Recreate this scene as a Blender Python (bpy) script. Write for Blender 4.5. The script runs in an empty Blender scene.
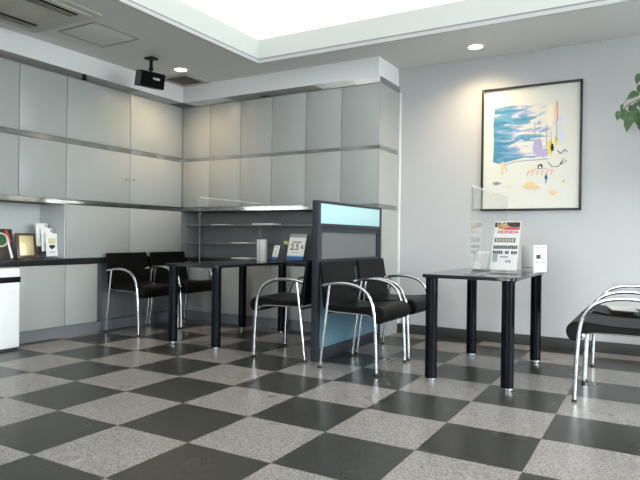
import bpy, bmesh, math, random
from mathutils import Vector, Matrix

random.seed(7)
S = bpy.context.scene
COL = S.collection
PI = math.pi

# ------------------------------------------------------------------ camera
cam_d = bpy.data.cameras.new('camera')
cam = bpy.data.objects.new('camera', cam_d)
COL.objects.link(cam)
cam_d.sensor_fit = 'HORIZONTAL'
cam_d.sensor_width = 36.0
cam_d.lens = 583.7555 / 640 * 36.0
cam_d.clip_start = 0.02
cr = Vector((0.8669526474, 0.4982300177, 0.0126473931))
cu = Vector((-0.0130179312, -0.0027303541, 0.9999115354))
cf = Vector((-0.4982204739, 0.8670405957, -0.0041188364))
cam.matrix_world = Matrix(((cr.x, cu.x, -cf.x, 3.21732), (cr.y, cu.y, -cf.y, -2.01051),
                           (cr.z, cu.z, -cf.z, 0.94259), (0, 0, 0, 1)))
S.camera = cam

# ------------------------------------------------------------------ sky, daylight, exposure
SKY = 19.0
W = bpy.data.worlds.new('sky')
S.world = W
W.use_nodes = True
bg = W.node_tree.nodes['Background']
bg.inputs['Color'].default_value = (0.93, 0.97, 1.0, 1)
bg.inputs['Strength'].default_value = SKY
PANEL = 0.9
DOWNLIGHT = 62.0
S.view_settings.view_transform = 'Standard'
S.view_settings.look = 'None'
S.view_settings.exposure = -0.12
S.view_settings.gamma = 1.0
S.cycles.caustics_reflective = False
S.cycles.caustics_refractive = False
S.view_settings.use_curve_mapping = False


def portal(name, loc, rot, sx, sy):
    l = bpy.data.lights.new(name, 'AREA')
    l.shape = 'RECTANGLE'
    l.size, l.size_y = sx, sy
    l.cycles.is_portal = True
    o = bpy.data.objects.new(name, l)
    COL.objects.link(o)
    o.location = loc
    o.rotation_euler = rot
    return o


# room numbers (metres)
CEIL = 2.64
XL, XB = -1.47, -1.85          # cabinet face and wall behind it
YB, YW = 2.975, 3.46           # cabinet face and wall behind it
XE = 0.976                     # free end of the cabinets on the far wall
XR, YF = 6.6, -4.6             # wall and window front behind the camera
HX0, HX1, HY0, HY1 = -0.19, 5.4, -2.6, 2.65   # lit recess in the ceiling

portal('daylight_portal', (2.45, YF + 0.02, 1.3), (PI / 2, 0, 0), 2.0, 2.4)
portal('daylight_portal', (XR - 0.02, 0.55, 1.3), (PI / 2, 0, PI / 2), 5.2, 2.4)


# ------------------------------------------------------------------ materials
def mat(name, col=(0.8, 0.8, 0.8), rough=0.5, metal=0.0, spec=0.5, coat=0.0, emit=None, estr=0.0):
    m = bpy.data.materials.new(name)
    m.use_nodes = True
    b = m.node_tree.nodes['Principled BSDF']
    b.inputs['Base Color'].default_value = (*col, 1)
    b.inputs['Roughness'].default_value = rough
    b.inputs['Metallic'].default_value = metal
    b.inputs['Specular IOR Level'].default_value = spec
    b.inputs['Coat Weight'].default_value = coat
    b.inputs['Coat Roughness'].default_value = 0.08
    if emit:
        b.inputs['Emission Color'].default_value = (*emit, 1)
        b.inputs['Emission Strength'].default_value = estr
    return m


def N(m, t, **kw):
    n = m.node_tree.nodes.new(t)
    for k, v in kw.items():
        setattr(n, k, v)
    return n


def LK(m, a, b):
    m.node_tree.links.new(a, b)


def BSDF(m):
    return m.node_tree.nodes['Principled BSDF']


def add_grain(m, col, amount=0.06, scale=60.0, bump=0.0, stretch=(1, 1, 1)):
    """a little tone variation and optional bump on a plain material"""
    tc = N(m, 'ShaderNodeTexCoord')
    mp = N(m, 'ShaderNodeMapping')
    mp.inputs['Scale'].default_value = stretch
    LK(m, tc.outputs['Object'], mp.inputs['Vector'])
    nz = N(m, 'ShaderNodeTexNoise')
    nz.inputs['Scale'].default_value = scale
    nz.inputs['Detail'].default_value = 3
    LK(m, mp.outputs['Vector'], nz.inputs['Vector'])
    rp = N(m, 'ShaderNodeValToRGB')
    rp.color_ramp.elements[0].position = 0.3
    rp.color_ramp.elements[1].position = 0.7
    rp.color_ramp.elements[0].color = (*[c * (1 - amount) for c in col], 1)
    rp.color_ramp.elements[1].color = (*[min(1, c * (1 + amount)) for c in col], 1)
    LK(m, nz.outputs['Fac'], rp.inputs['Fac'])
    LK(m, rp.outputs['Color'], BSDF(m).inputs['Base Color'])
    if bump:
        bp = N(m, 'ShaderNodeBump')
        bp.inputs['Strength'].default_value = bump
        bp.inputs['Distance'].default_value = 0.002
        LK(m, nz.outputs['Fac'], bp.inputs['Height'])
        LK(m, bp.outputs['Normal'], BSDF(m).inputs['Normal'])
    return m


def clear_mat(name, tint=(0.97, 0.985, 0.98), gloss=0.03, ior=1.45):
    """thin clear sheet: see-through with fresnel reflection"""
    m = bpy.data.materials.new(name)
    m.use_nodes = True
    nt = m.node_tree
    nt.nodes.remove(BSDF(m))
    out = nt.nodes['Material Output']
    tr = N(m, 'ShaderNodeBsdfTransparent')
    tr.inputs['Color'].default_value = (*tint, 1)
    gl = N(m, 'ShaderNodeBsdfGlossy')
    gl.inputs['Roughness'].default_value = gloss
    lw = N(m, 'ShaderNodeLayerWeight')            # Schlick reflectance, the same on both sides of the sheet
    lw.inputs['Blend'].default_value = 0.5
    pw_ = N(m, 'ShaderNodeMath', operation='POWER')
    LK(m, lw.outputs['Facing'], pw_.inputs[0])
    pw_.inputs[1].default_value = 5.0
    f0 = ((ior - 1) / (ior + 1)) ** 2
    fr = N(m, 'ShaderNodeMath', operation='MULTIPLY_ADD')
    LK(m, pw_.outputs[0], fr.inputs[0])
    fr.inputs[1].default_value = 1 - f0
    fr.inputs[2].default_value = f0
    mx = N(m, 'ShaderNodeMixShader')
    LK(m, fr.outputs[0], mx.inputs['Fac'])
    LK(m, tr.outputs['BSDF'], mx.inputs[1])
    LK(m, gl.outputs['BSDF'], mx.inputs[2])
    LK(m, mx.outputs['Shader'], out.inputs['Surface'])
    return m


M = {}
M['wall'] = add_grain(mat('wall_paint', rough=0.75), (0.525, 0.527, 0.54), 0.012, 9, 0.03)
M['soffit'] = add_grain(mat('soffit_paint', rough=0.7), (0.84, 0.84, 0.86), 0.01, 9, 0.03)
M['ceiling'] = add_grain(mat('ceiling_board', rough=0.85), (0.73, 0.73, 0.72), 0.015, 40, 0.03)
M['recess'] = mat('recess_paint', (0.72, 0.75, 0.73), 0.6)
M['molding'] = mat('recess_molding', (0.60, 0.61, 0.62), 0.35)
M['groove'] = mat('recess_groove', (0.30, 0.31, 0.32), 0.5)
M['panel_light'] = mat('luminous_ceiling', (0.9, 0.9, 0.9), 0.5, emit=(1.0, 1.0, 0.98), estr=PANEL)
M['laminate'] = add_grain(mat('cabinet_laminate', rough=0.32, spec=0.45), (0.39, 0.403, 0.398), 0.012, 5)
M['niche_lit'] = mat('lit_niche_laminate', (0.60, 0.62, 0.63), 0.3)  # lit look of the award niche put into a lighter laminate colour
M['carcass'] = mat('cabinet_carcass', (0.06, 0.062, 0.06), 0.6)
M['laminate_dark'] = mat('niche_laminate', (0.20, 0.205, 0.215), 0.35)
M['kick'] = mat('plinth_grey', (0.17, 0.18, 0.20), 0.5)
M['chrome_strip'] = mat('chrome_strip', (0.50, 0.50, 0.485), 0.07, 1.0)
M['chrome'] = mat('chrome_tube', (0.66, 0.67, 0.69), 0.12, 1.0)
M['steel'] = mat('satin_steel', (0.62, 0.62, 0.62), 0.3, 1.0)
M['black_stone'] = add_grain(mat('black_counter', rough=0.2, spec=0.5), (0.02, 0.02, 0.021), 0.3, 200)
M['black_gloss'] = mat('black_tabletop', (0.012, 0.012, 0.014), 0.08, spec=0.5)
M['black_leg'] = mat('black_enamel', (0.004, 0.005, 0.008), 0.15, spec=0.13)
M['leather'] = add_grain(mat('black_leather', rough=0.45, spec=0.15), (0.003, 0.003, 0.0032), 0.2, 90, 0.2)
M['rubber'] = mat('black_rubber', (0.015, 0.015, 0.015), 0.7)
M['black_cloth'] = mat('black_cloth', (0.004, 0.004, 0.004), 0.8, spec=0.1)
M['piping'] = mat('grey_piping', (0.22, 0.21, 0.19), 0.4)
M['baseboard'] = mat('baseboard_grey', (0.05, 0.049, 0.050), 0.5)
M['frame_blue'] = mat('partition_frame', (0.030, 0.034, 0.045), 0.45, spec=0.3)
M['aqua'] = add_grain(mat('aqua_fabric', rough=0.7), (0.43, 0.65, 0.69), 0.04, 300, 0.1)
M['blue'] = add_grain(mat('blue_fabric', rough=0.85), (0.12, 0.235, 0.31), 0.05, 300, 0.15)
M['white_plastic'] = mat('white_plastic', (0.86, 0.87, 0.88), 0.35)
M['black_plastic'] = mat('black_plastic', (0.007, 0.007, 0.008), 0.4, spec=0.3)
M['paper'] = mat('white_paper', (0.86, 0.86, 0.85), 0.7)
M['glossy_paper'] = mat('glossy_white_paper', (0.92, 0.92, 0.92), 0.25, coat=0.5)
M['cream_paper'] = mat('cream_paper', (0.84, 0.83, 0.77), 0.7)
M['ink'] = mat('black_ink', (0.02, 0.02, 0.02), 0.7)
M['grey_ink'] = mat('grey_ink', (0.30, 0.31, 0.33), 0.7)
M['red_ink'] = mat('red_ink', (0.62, 0.06, 0.10), 0.7)
M['gold_ink'] = mat('gold_ink', (0.72, 0.60, 0.34), 0.6)
M['orange_ink'] = mat('orange_ink', (0.80, 0.33, 0.08), 0.6)
M['brown_ink'] = mat('dark_brown_ink', (0.045, 0.03, 0.022), 0.6)
M['olive_ink'] = mat('olive_ink', (0.12, 0.10, 0.06), 0.6)
M['pale_ink'] = mat('pale_ink', (0.70, 0.66, 0.52), 0.6)
M['blue_ink'] = mat('blue_ink', (0.05, 0.13, 0.38), 0.6)
M['sky_ink'] = mat('light_blue_ink', (0.30, 0.62, 0.78), 0.6)
M['silver_ink'] = mat('silver_grey_ink', (0.42, 0.44, 0.47), 0.6)
M['yellow_green'] = mat('yellow_green', (0.55, 0.62, 0.16), 0.6)
M['frame_black'] = mat('picture_frame_black', (0.015, 0.014, 0.014), 0.35)
M['walnut'] = add_grain(mat('walnut_wood', rough=0.4), (0.085, 0.042, 0.022), 0.35, 14, 0, (1, 1, 8))
M['dark_wood'] = add_grain(mat('dark_wood', rough=0.4), (0.030, 0.016, 0.012), 0.35, 14, 0, (1, 1, 8))
M['brass'] = add_grain(mat('brass_plate', rough=0.38, metal=0.55), (0.66, 0.54, 0.30), 0.12, 70)
M['green_felt'] = mat('green_disc', (0.02, 0.10, 0.035), 0.6)
M['wreath'] = mat('pale_wreath', (0.72, 0.68, 0.50), 0.5)
M['red_ribbon'] = mat('red_ribbon', (0.50, 0.03, 0.05), 0.5)
M['white_ribbon'] = mat('white_ribbon', (0.82, 0.80, 0.80), 0.5)
M['beige_plastic'] = mat('beige_plastic', (0.50, 0.49, 0.43), 0.5)
M['slot_dark'] = mat('dark_slot', (0.02, 0.02, 0.02), 0.7)
M['vent_brown'] = mat('vent_grille_brown', (0.16, 0.13, 0.12), 0.6)
M['vent_frame'] = mat('vent_frame_grey', (0.47, 0.46, 0.45), 0.5)
M['lamp'] = mat('lamp_diffuser', (0.9, 0.9, 0.85), 0.4, emit=(1.0, 0.90, 0.68), estr=7.0)
M['lamp_ring'] = mat('lamp_ring', (0.75, 0.74, 0.70), 0.3)
M['leaf'] = add_grain(mat('leaf_green', rough=0.38), (0.060, 0.135, 0.050), 0.35, 25)
M['bark'] = add_grain(mat('bark_brown', rough=0.8), (0.16, 0.11, 0.07), 0.3, 30, 0.4)
M['pot'] = mat('white_ceramic', (0.72, 0.71, 0.68), 0.3)
M['soil'] = add_grain(mat('potting_soil', rough=0.95), (0.035, 0.025, 0.018), 0.5, 60, 0.6)
M['acrylic'] = clear_mat('clear_acrylic', (0.998, 0.999, 0.998), 0.03, 1.25)
M['pane'] = clear_mat('window_glass', (0.93, 0.96, 0.95))
M['shelf_glass'] = clear_mat('shelf_glass', (0.80, 0.88, 0.86))
M['acrylic_edge'] = clear_mat('acrylic_edge', (0.97, 0.98, 0.98), 0.15, 1.9)
M['aluminium'] = mat('window_aluminium', (0.45, 0.46, 0.47), 0.4, 0.8)
M['pavement'] = add_grain(mat('pavement', rough=0.9), (0.42, 0.42, 0.41), 0.1, 20)

def frost(m, col, fac):
    """mix some diffuse body into a clear material"""
    mx = [n for n in m.node_tree.nodes if n.type == 'MIX_SHADER'][0]
    df = N(m, 'ShaderNodeBsdfDiffuse')
    df.inputs['Color'].default_value = (*col, 1)
    mx2 = N(m, 'ShaderNodeMixShader')
    mx2.inputs['Fac'].default_value = fac
    LK(m, mx.outputs['Shader'], mx2.inputs[1])
    LK(m, df.outputs['BSDF'], mx2.inputs[2])
    LK(m, mx2.outputs['Shader'], m.node_tree.nodes['Material Output'].inputs['Surface'])


frost(M['acrylic_edge'], (0.9, 0.92, 0.92), 0.12)
M['acrylic_top'] = clear_mat('acrylic_top_edge', (0.97, 0.98, 0.98), 0.15, 1.9)
frost(M['acrylic_top'], (0.92, 0.93, 0.93), 0.38)
# smoked translucent panel of the partition
m = clear_mat('smoked_panel', (0.40, 0.41, 0.42), 0.25, 1.35)
frost(m, (0.24, 0.25, 0.26), 0.62)
M['smoked'] = m


def floor_material():
    m = mat('checker_vinyl', rough=0.3, spec=0.32)
    T = 0.46
    g = N(m, 'ShaderNodeNewGeometry')
    sp = N(m, 'ShaderNodeSeparateXYZ')
    LK(m, g.outputs['Position'], sp.inputs['Vector'])

    def mth(op, a, b=None):
        n = N(m, 'ShaderNodeMath', operation=op)
        for i, v in enumerate((a, b)):
            if v is None:
                continue
            if isinstance(v, (int, float)):
                n.inputs[i].default_value = v
            else:
                LK(m, v, n.inputs[i])
        return n.outputs[0]
    x = mth('DIVIDE', sp.outputs['X'], T)
    y = mth('DIVIDE', sp.outputs['Y'], T)
    par = mth('FLOORED_MODULO', mth('ADD', mth('FLOOR', x), mth('FLOOR', y)), 2.0)   # 0 = dark
    ex = mth('ABSOLUTE', mth('SUBTRACT', mth('FRACT', x), 0.5))
    ey = mth('ABSOLUTE', mth('SUBTRACT', mth('FRACT', y), 0.5))
    joint = mth('GREATER_THAN', mth('MAXIMUM', ex, ey), 0.497)
    # fine chips
    vo = N(m, 'ShaderNodeTexVoronoi')
    vo.inputs['Scale'].default_value = 190
    LK(m, g.outputs['Position'], vo.inputs['Vector'])
    n1 = N(m, 'ShaderNodeRGBToBW')
    LK(m, vo.outputs['Color'], n1.inputs['Color'])
    chip = n1.outputs['Val']
    n2 = N(m, 'ShaderNodeTexNoise')
    n2.inputs['Scale'].default_value = 3.0
    LK(m, g.outputs['Position'], n2.inputs['Vector'])
    rl = N(m, 'ShaderNodeValToRGB')
    rl.color_ramp.elements[0].position = 0.20
    rl.color_ramp.elements[0].color = (0.13, 0.115, 0.108, 1)
    rl.color_ramp.elements[1].position = 0.62
    rl.color_ramp.elements[1].color = (0.35, 0.32, 0.305, 1)
    LK(m, chip, rl.inputs['Fac'])
    rd = N(m, 'ShaderNodeValToRGB')
    rd.color_ramp.elements[0].position = 0.35
    rd.color_ramp.elements[0].color = (0.026, 0.026, 0.021, 1)
    rd.color_ramp.elements[1].position = 0.66
    rd.color_ramp.elements[1].color = (0.048, 0.047, 0.040, 1)
    LK(m, chip, rd.inputs['Fac'])
    mixc = N(m, 'ShaderNodeMix', data_type='RGBA')
    LK(m, par, mixc.inputs[0])
    LK(m, rd.outputs['Color'], mixc.inputs[6])
    LK(m, rl.outputs['Color'], mixc.inputs[7])
    mixj = N(m, 'ShaderNodeMix', data_type='RGBA')
    LK(m, mth('MULTIPLY', joint, 0.6), mixj.inputs[0])
    LK(m, mixc.outputs[2], mixj.inputs[6])
    mixj.inputs[7].default_value = (0.10, 0.09, 0.085, 1)
    LK(m, mixj.outputs[2], BSDF(m).inputs['Base Color'])
    rr = N(m, 'ShaderNodeMapRange')
    rr.inputs['To Min'].default_value = 0.24
    rr.inputs['To Max'].default_value = 0.34
    LK(m, n2.outputs['Fac'], rr.inputs['Value'])
    LK(m, rr.outputs['Result'], BSDF(m).inputs['Roughness'])
    bp = N(m, 'ShaderNodeBump')
    bp.inputs['Strength'].default_value = 0.06
    bp.inputs['Distance'].default_value = 0.001
    LK(m, chip, bp.inputs['Height'])
    LK(m, bp.outputs['Normal'], BSDF(m).inputs['Normal'])
    return m


M['floor'] = floor_material()


# ------------------------------------------------------------------ mesh helpers
class MB:
    """collects shapes and links them as ONE mesh object"""

    def __init__(self):
        self.bm = bmesh.new()

    def box(self, x0, x1, y0, y1, z0, z1, bev=0.0, seg=2):
        r = bmesh.ops.create_cube(self.bm, size=1.0)
        vs = r['verts']
        for v in vs:
            v.co = Vector((x0 + (v.co.x + .5) * (x1 - x0), y0 + (v.co.y + .5) * (y1 - y0), z0 + (v.co.z + .5) * (z1 - z0)))
        if bev:
            es = list({e for v in vs for e in v.link_edges})
            bmesh.ops.bevel(self.bm, geom=es, offset=bev, segments=seg, affect='EDGES', profile=0.5)
        return self

    def tube(self, pts, r, n=12, caps=True, rads=None):
        pts = [Vector(p) for p in pts]
        rings = []
        up = None
        for i, p in enumerate(pts):
            t = (pts[min(i + 1, len(pts) - 1)] - pts[max(i - 1, 0)]).normalized()
            if up is None:
                a = Vector((0, 0, 1)) if abs(t.z) < 0.9 else Vector((1, 0, 0))
                up = (a - t * a.dot(t)).normalized()
            else:
                up = (up - t * up.dot(t)).normalized()
            sd = t.cross(up)
            rr = rads[i] if rads else r
            rings.append([self.bm.verts.new(p + (up * math.cos(2 * PI * k / n) + sd * math.sin(2 * PI * k / n)) * rr) for k in range(n)])
        for a, b in zip(rings, rings[1:]):
            for k in range(n):
                self.bm.faces.new((a[k], a[(k + 1) % n], b[(k + 1) % n], b[k]))
        if caps:
            self.bm.faces.new(rings[0][::-1])
            self.bm.faces.new(rings[-1])
        return self

    def lathe(self, prof, c=(0, 0, 0), n=24):
        """prof: list of (radius, z), revolved about z"""
        c = Vector(c)
        rings = [[self.bm.verts.new(c + Vector((r * math.cos(2 * PI * k / n), r * math.sin(2 * PI * k / n), z))) for k in range(n)] for r, z in prof]
        for a, b in zip(rings, rings[1:]):
            for k in range(n):
                self.bm.faces.new((a[k], a[(k + 1) % n], b[(k + 1) % n], b[k]))
        self.bm.faces.new(rings[0][::-1])
        self.bm.faces.new(rings[-1])
        return self

    def prism(self, poly, axis, a0, a1):
        """2-D polygon swept along an axis: 'y' takes (x, z), 'x' takes (y, z), 'z' takes (x, y)"""
        def P(u, v, a):
            return Vector((u, a, v)) if axis == 'y' else Vector((a, u, v)) if axis == 'x' else Vector((u, v, a))
        A = [self.bm.verts.new(P(u, v, a0)) for u, v in poly]
        B = [self.bm.verts.new(P(u, v, a1)) for u, v in poly]
        k = len(poly)
        for i in range(k):
            self.bm.faces.new((A[i], A[(i + 1) % k], B[(i + 1) % k], B[i]))
        self.bm.faces.new(A[::-1])
        self.bm.faces.new(B)
        return self

    def quad(self, a, b, c, d):
        self.bm.faces.new([self.bm.verts.new(Vector(p)) for p in (a, b, c, d)])
        return self

    def build(self, name, material, parent=None, smooth=True, bevel=0.0, matrix=None):
        bm = self.bm
        bmesh.ops.remove_doubles(bm, verts=bm.verts, dist=1e-6)
        bmesh.ops.recalc_face_normals(bm, faces=bm.faces)
        if matrix is not None:
            bmesh.ops.transform(bm, matrix=matrix, verts=bm.verts)
        me = bpy.data.meshes.new(name)
        bm.to_mesh(me)
        bm.free()
        me.materials.append(material)
        if smooth:
            me.polygons.foreach_set('use_smooth', [True] * len(me.polygons))
            me.set_sharp_from_angle(angle=math.radians(38))
        o = bpy.data.objects.new(name, me)
        COL.objects.link(o)
        if parent is not None:
            o.parent = parent
        if bevel:
            b = o.modifiers.new('soft_edges', 'BEVEL')
            b.width = bevel
            b.segments = 2
            b.limit_method = 'ANGLE'
        return o


def tag(o, label=None, cat=None, group=None, kind=None):
    for k, v in (('label', label), ('category', cat), ('group', group), ('kind', kind)):
        if v:
            o[k] = v
    return o


def empty(name, loc=(0, 0, 0), rz=0.0, label=None, cat=None, group=None):
    o = bpy.data.objects.new(name, None)
    o.empty_display_size = 0.1
    COL.objects.link(o)
    o.location = loc
    o.rotation_euler = (0, 0, rz)
    return tag(o, label, cat, group)


def struct(o):
    o['kind'] = 'structure'
    return o


def copy_tree(o, parent=None):
    c = o.copy()
    COL.objects.link(c)
    if parent is not None:
        c.parent = parent
    for ch in [k for k in S.objects if k.parent == o]:
        copy_tree(ch, c)
    return c


def spline(pts, sub=5):
    """Catmull-Rom through the points"""
    P = [Vector(p) for p in pts]
    P = [P[0] * 2 - P[1]] + P + [P[-1] * 2 - P[-2]]
    out = []
    for i in range(1, len(P) - 2):
        for k in range(sub):
            t = k / sub
            a, b, c, d = P[i - 1], P[i], P[i + 1], P[i + 2]
            out.append(0.5 * ((2 * b) + (c - a) * t + (2 * a - 5 * b + 4 * c - d) * t * t + (3 * b - a - 3 * c + d) * t ** 3))
    out.append(P[-2])
    return out


def text_obj(name, s, size, material, parent, matrix, bold=0.0, sx=1.0):
    """lettering as a mesh lying in its local xy plane"""
    cu_ = bpy.data.curves.new(name, 'FONT')
    cu_.body = s
    cu_.size = size
    cu_.align_x = 'CENTER'
    cu_.align_y = 'CENTER'
    cu_.offset = bold
    cu_.extrude = 0.0003
    t = bpy.data.objects.new(name, cu_)
    COL.objects.link(t)
    dg = bpy.context.evaluated_depsgraph_get()
    me = bpy.data.meshes.new_from_object(t.evaluated_get(dg))
    bpy.data.objects.remove(t)
    me.transform(Matrix.Diagonal((sx, 1, 1, 1)))
    me.transform(matrix)
    me.materials.clear()
    me.materials.append(material)
    o = bpy.data.objects.new(name, me)
    COL.objects.link(o)
    o.parent = parent
    return o


def facing(center, normal, tilt=0.0):
    """matrix that stands a flat xy drawing upright, facing the horizontal direction normal, leaning back by tilt"""
    n = Vector((normal[0], normal[1], 0)).normalized()
    n = (n * math.cos(tilt) + Vector((0, 0, 1)) * math.sin(tilt)).normalized()
    x = Vector((0, 0, 1)).cross(n).normalized()
    y = n.cross(x)
    return Matrix(((x.x, y.x, n.x, center[0]), (x.y, y.y, n.y, center[1]), (x.z, y.z, n.z, center[2]), (0, 0, 0, 1)))


# ================================================================== SETTING
struct(MB().box(XB - .1, XR + .1, YF - .1, YW + .1, -0.1, 0.0).build('floor', M['floor'], smooth=False))
c = MB()
zc = CEIL + 0.08
c.box(XB - .1, HX0, YF - .1, YW + .1, CEIL, zc)
c.box(HX1, XR + .1, YF - .1, YW + .1, CEIL, zc)
c.box(HX0, HX1, HY1, YW + .1, CEIL, zc)
c.box(HX0, HX1, YF - .1, HY0, CEIL, zc)
struct(c.build('ceiling', M['ceiling'], smooth=False))
c = MB()   # side walls of the lit recess
c.box(HX0 - .04, HX0, HY0 - .04, HY1 + .04, zc, 2.90)
c.box(HX1, HX1 + .04, HY0 - .04, HY1 + .04, zc, 2.90)
c.box(HX0, HX1, HY1, HY1 + .04, zc, 2.90)
c.box(HX0, HX1, HY0 - .04, HY0, zc, 2.90)
c.box(HX0 - .001, HX0 + .004, HY0, HY1, CEIL + .045, zc)
c.box(HX1 - .004, HX1, HY0, HY1, CEIL + .045, zc)
c.box(HX0, HX1, HY1 - .004, HY1, CEIL + .045, zc)
c.box(HX0, HX1, HY0, HY0 + .004, CEIL + .045, zc)
struct(c.build('ceiling_recess', M['recess'], smooth=False))


def ring(x0, x1, y0, y1, z0, z1, w):
    b = MB()
    b.box(x0, x0 + w, y0, y1, z0, z1)
    b.box(x1 - w, x1, y0, y1, z0, z1)
    b.box(x0 + w, x1 - w, y1 - w, y1, z0, z1)
    b.box(x0 + w, x1 - w, y0, y0 + w, z0, z1)
    return b


struct(ring(HX0, HX1, HY0, HY1, CEIL - .006, CEIL + .024, .03).build('trim_1', M['molding'], smooth=False))
struct(ring(HX0, HX1, HY0, HY1, CEIL + .024, CEIL + .045, .014).build('trim_2', M['groove'], smooth=False))

o = MB().box(HX0, HX1, HY0, HY1, 2.875, 2.90).build('luminous_ceiling_panel', M['panel_light'], smooth=False)
tag(o, 'large glowing white light panel filling the ceiling recess', 'ceiling light')

struct(MB().box(XB - .1, XB, YF, YW, 0, CEIL).build('wall_left', M['wall'], smooth=False))
struct(MB().box(XB - .1, XR + .1, YW, YW + .1, 0, CEIL).build('wall_back', M['wall'], smooth=False))
struct(MB().box(XE + .006, XR, YW - .008, YW, 0, 0.095, .002).build('baseboard_back', M['baseboard']))
# bulkhead above the cabinets, flush with their doors
c = MB()
c.box(XB, XL, YF, YB, 2.455, CEIL)
c.box(XB, XE - .012, YB, YW, 2.455, CEIL)
struct(c.build('soffit', M['soffit'], smooth=False))
# joints of the wall boards
for i, x in enumerate((2.23, 2.79)):
    struct(MB().box(x - .0015, x + .0015, YW - .0012, YW, CEIL - .02, CEIL).build('trim_%d' % (3 + i), M['baseboard'], smooth=False))
# white upright between cabinet end and wall
struct(MB().box(XE + .001, XE + .022, YW - .012, YW, .095, 2.40, .002).build('trim_5', M['white_plastic']))

# glazed walls behind the camera
def glazed(name, wins, along, pos, lo, hi, k0):
    b = MB()
    e = [lo] + [v for w in wins for v in w] + [hi]
    def bx(a0, a1, z0, z1):
        if along == 'x':
            b.box(a0, a1, pos - .1, pos, z0, z1)
        else:
            b.box(pos, pos + .1, a0, a1, z0, z1)
    for i in range(0, len(e), 2):
        bx(e[i], e[i + 1], 0, CEIL)
    for w in wins:
        bx(w[0], w[1], 0, .12)
        bx(w[0], w[1], 2.46, CEIL)
    struct(b.build(name, M['wall'], smooth=False))
    for i, w in enumerate(wins):
        f = MB()
        mid = (w[0] + w[1]) / 2
        for a0, a1, z0, z1 in ((w[0], w[0] + .05, .12, 2.46), (w[1] - .05, w[1], .12, 2.46), (w[0] + .05, w[1] - .05, .12, .17),
                               (w[0] + .05, w[1] - .05, 2.41, 2.46), (mid - .02, mid + .02, .17, 2.41)):
            if along == 'x':
                f.box(a0, a1, pos - .07, pos - .02, z0, z1)
            else:
                f.box(pos + .02, pos + .07, a0, a1, z0, z1)
        fr = struct(f.build('window_%d' % (k0 + i), M['aluminium'], smooth=False))
        p = MB()
        if along == 'x':
            p.box(w[0] + .05, w[1] - .05, pos - .048, pos - .042, .17, 2.41)
        else:
            p.box(pos + .042, pos + .048, w[0] + .05, w[1] - .05, .17, 2.41)
        p.build('pane', M['pane'], fr, smooth=False)


glazed('wall_front', [(1.5, 3.4)], 'x', YF, XB, XR, 1)
glazed('wall_right', [(-2.0, 0.4), (0.6, 3.1)], 'y', XR, YF, YW, 2)
struct(MB().box(-30, 40, -40, 30, -.32, -.30).build('pavement_outside', M['pavement'], smooth=False))

# ================================================================== CABINETS
TIERS = ((1.268, 1.777), (1.827, 2.392))
G = 0.0028          # half of the gap between doors


def cab_left(y0, y1, z0, z1, doors, name, label, cat, group, knobs=None, recess=None):
    t = empty(name, (XL, (y0 + y1) / 2, z0), 0, label, cat, group)
    h = (y1 - y0) / 2
    MB().box(XB - XL + .002, -.020, -h + .001, h - .001, 0, z1 - z0).build('body', M['carcass'], t, smooth=False)
    for (d0, d1, a0, a1) in doors:
        d = MB().box(-.019, 0, a0 - (y0 + y1) / 2 + G, a1 - (y0 + y1) / 2 - G, d0 - z0, d1 - z0, .0012).build('door', M['laminate'], t)
        if knobs and d0 == TIERS[0][0]:
            ky = knobs - (y0 + y1) / 2
            MB().lathe([(.006, 0), (.006, .006), (.011, .008), (.012, .013), (.009, .016)], n=16).build(
                'knob', M['steel'], d, matrix=Matrix.Translation((0.0005, ky, 1.515 - z0)) @ Matrix.Rotation(PI / 2, 4, 'Y'))
    if recess:
        MB().box(-.075, -.060, recess[0] - (y0 + y1) / 2, recess[1] - (y0 + y1) / 2, 0, .56).build('recessed_panel', M['kick'], t, smooth=False)
    return t


ly = (0.09, 0.548, 1.007, 1.468)
where = ('third grey wall cabinet before the tall cupboards, above the award niche', 'grey two-door wall cabinet straight above the dark award plaque',
         'grey two-door wall cabinet above the brass plaque and leaflet holder')
for i in range(3):
    cab_left(ly[i], ly[i + 1], 1.226, 2.400, [(a, b, ly[i], ly[i + 1]) for a, b in TIERS], 'wall_cabinet', where[i], 'cabinet', 'wall cabinets over the award niche')
where = ('grey base cabinet hidden mostly behind the white air purifier', 'grey base cabinet right beside the white air purifier under the black counter',
         'grey base cabinet next to the tall cupboards under the leaflet holder')
for i in range(3):
    cab_left(ly[i], ly[i + 1], .10, .665, [(.104, .662, ly[i], ly[i + 1])], 'base_cabinet', where[i], 'cabinet', 'base cabinets under the award niche')
low = [(.104, .662)]
mid = [(.722, 1.218)]
t = empty('tall_cabinet', (XL, 1.84, .10), 0, 'tall grey cupboard between the award niche and its corner neighbour', 'cabinet', 'tall cupboards')
MB().box(XB - XL + .002, -.020, 1.469 - 1.84, 2.214 - 1.84, .621, 2.30).box(XB - XL + .002, -.078, 1.469 - 1.84, 2.214 - 1.84, 0, .565).build('body', M['carcass'], t, smooth=False)
def tall_doors(t, y0, y1, kn, ymid):
    for z0, z1 in mid + list(TIERS):
        d = MB().box(-.019, 0, y0 - ymid + G, y1 - ymid - G, z0 - .1, z1 - .1, .0012).build('door', M['laminate'], t)
        if (z0, z1) == TIERS[0]:
            MB().lathe([(.006, 0), (.006, .006), (.011, .008), (.012, .013), (.009, .016)], n=16).build(
                'knob', M['steel'], d, matrix=Matrix.Translation((0.0005, kn - ymid, 1.515 - .1)) @ Matrix.Rotation(PI / 2, 4, 'Y'))
tall_doors(t, 1.468, 2.215, 2.165, 1.84)
MB().box(-.019, 0, 1.468 - 1.84 + G, 1.822 - 1.84, .004, .562, .0012).build('door', M['laminate'], t)
MB().box(-.075, -.060, 1.824 - 1.84, 2.214 - 1.84, .002, .564).build('recessed_panel', M['kick'], t, smooth=False)
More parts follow.
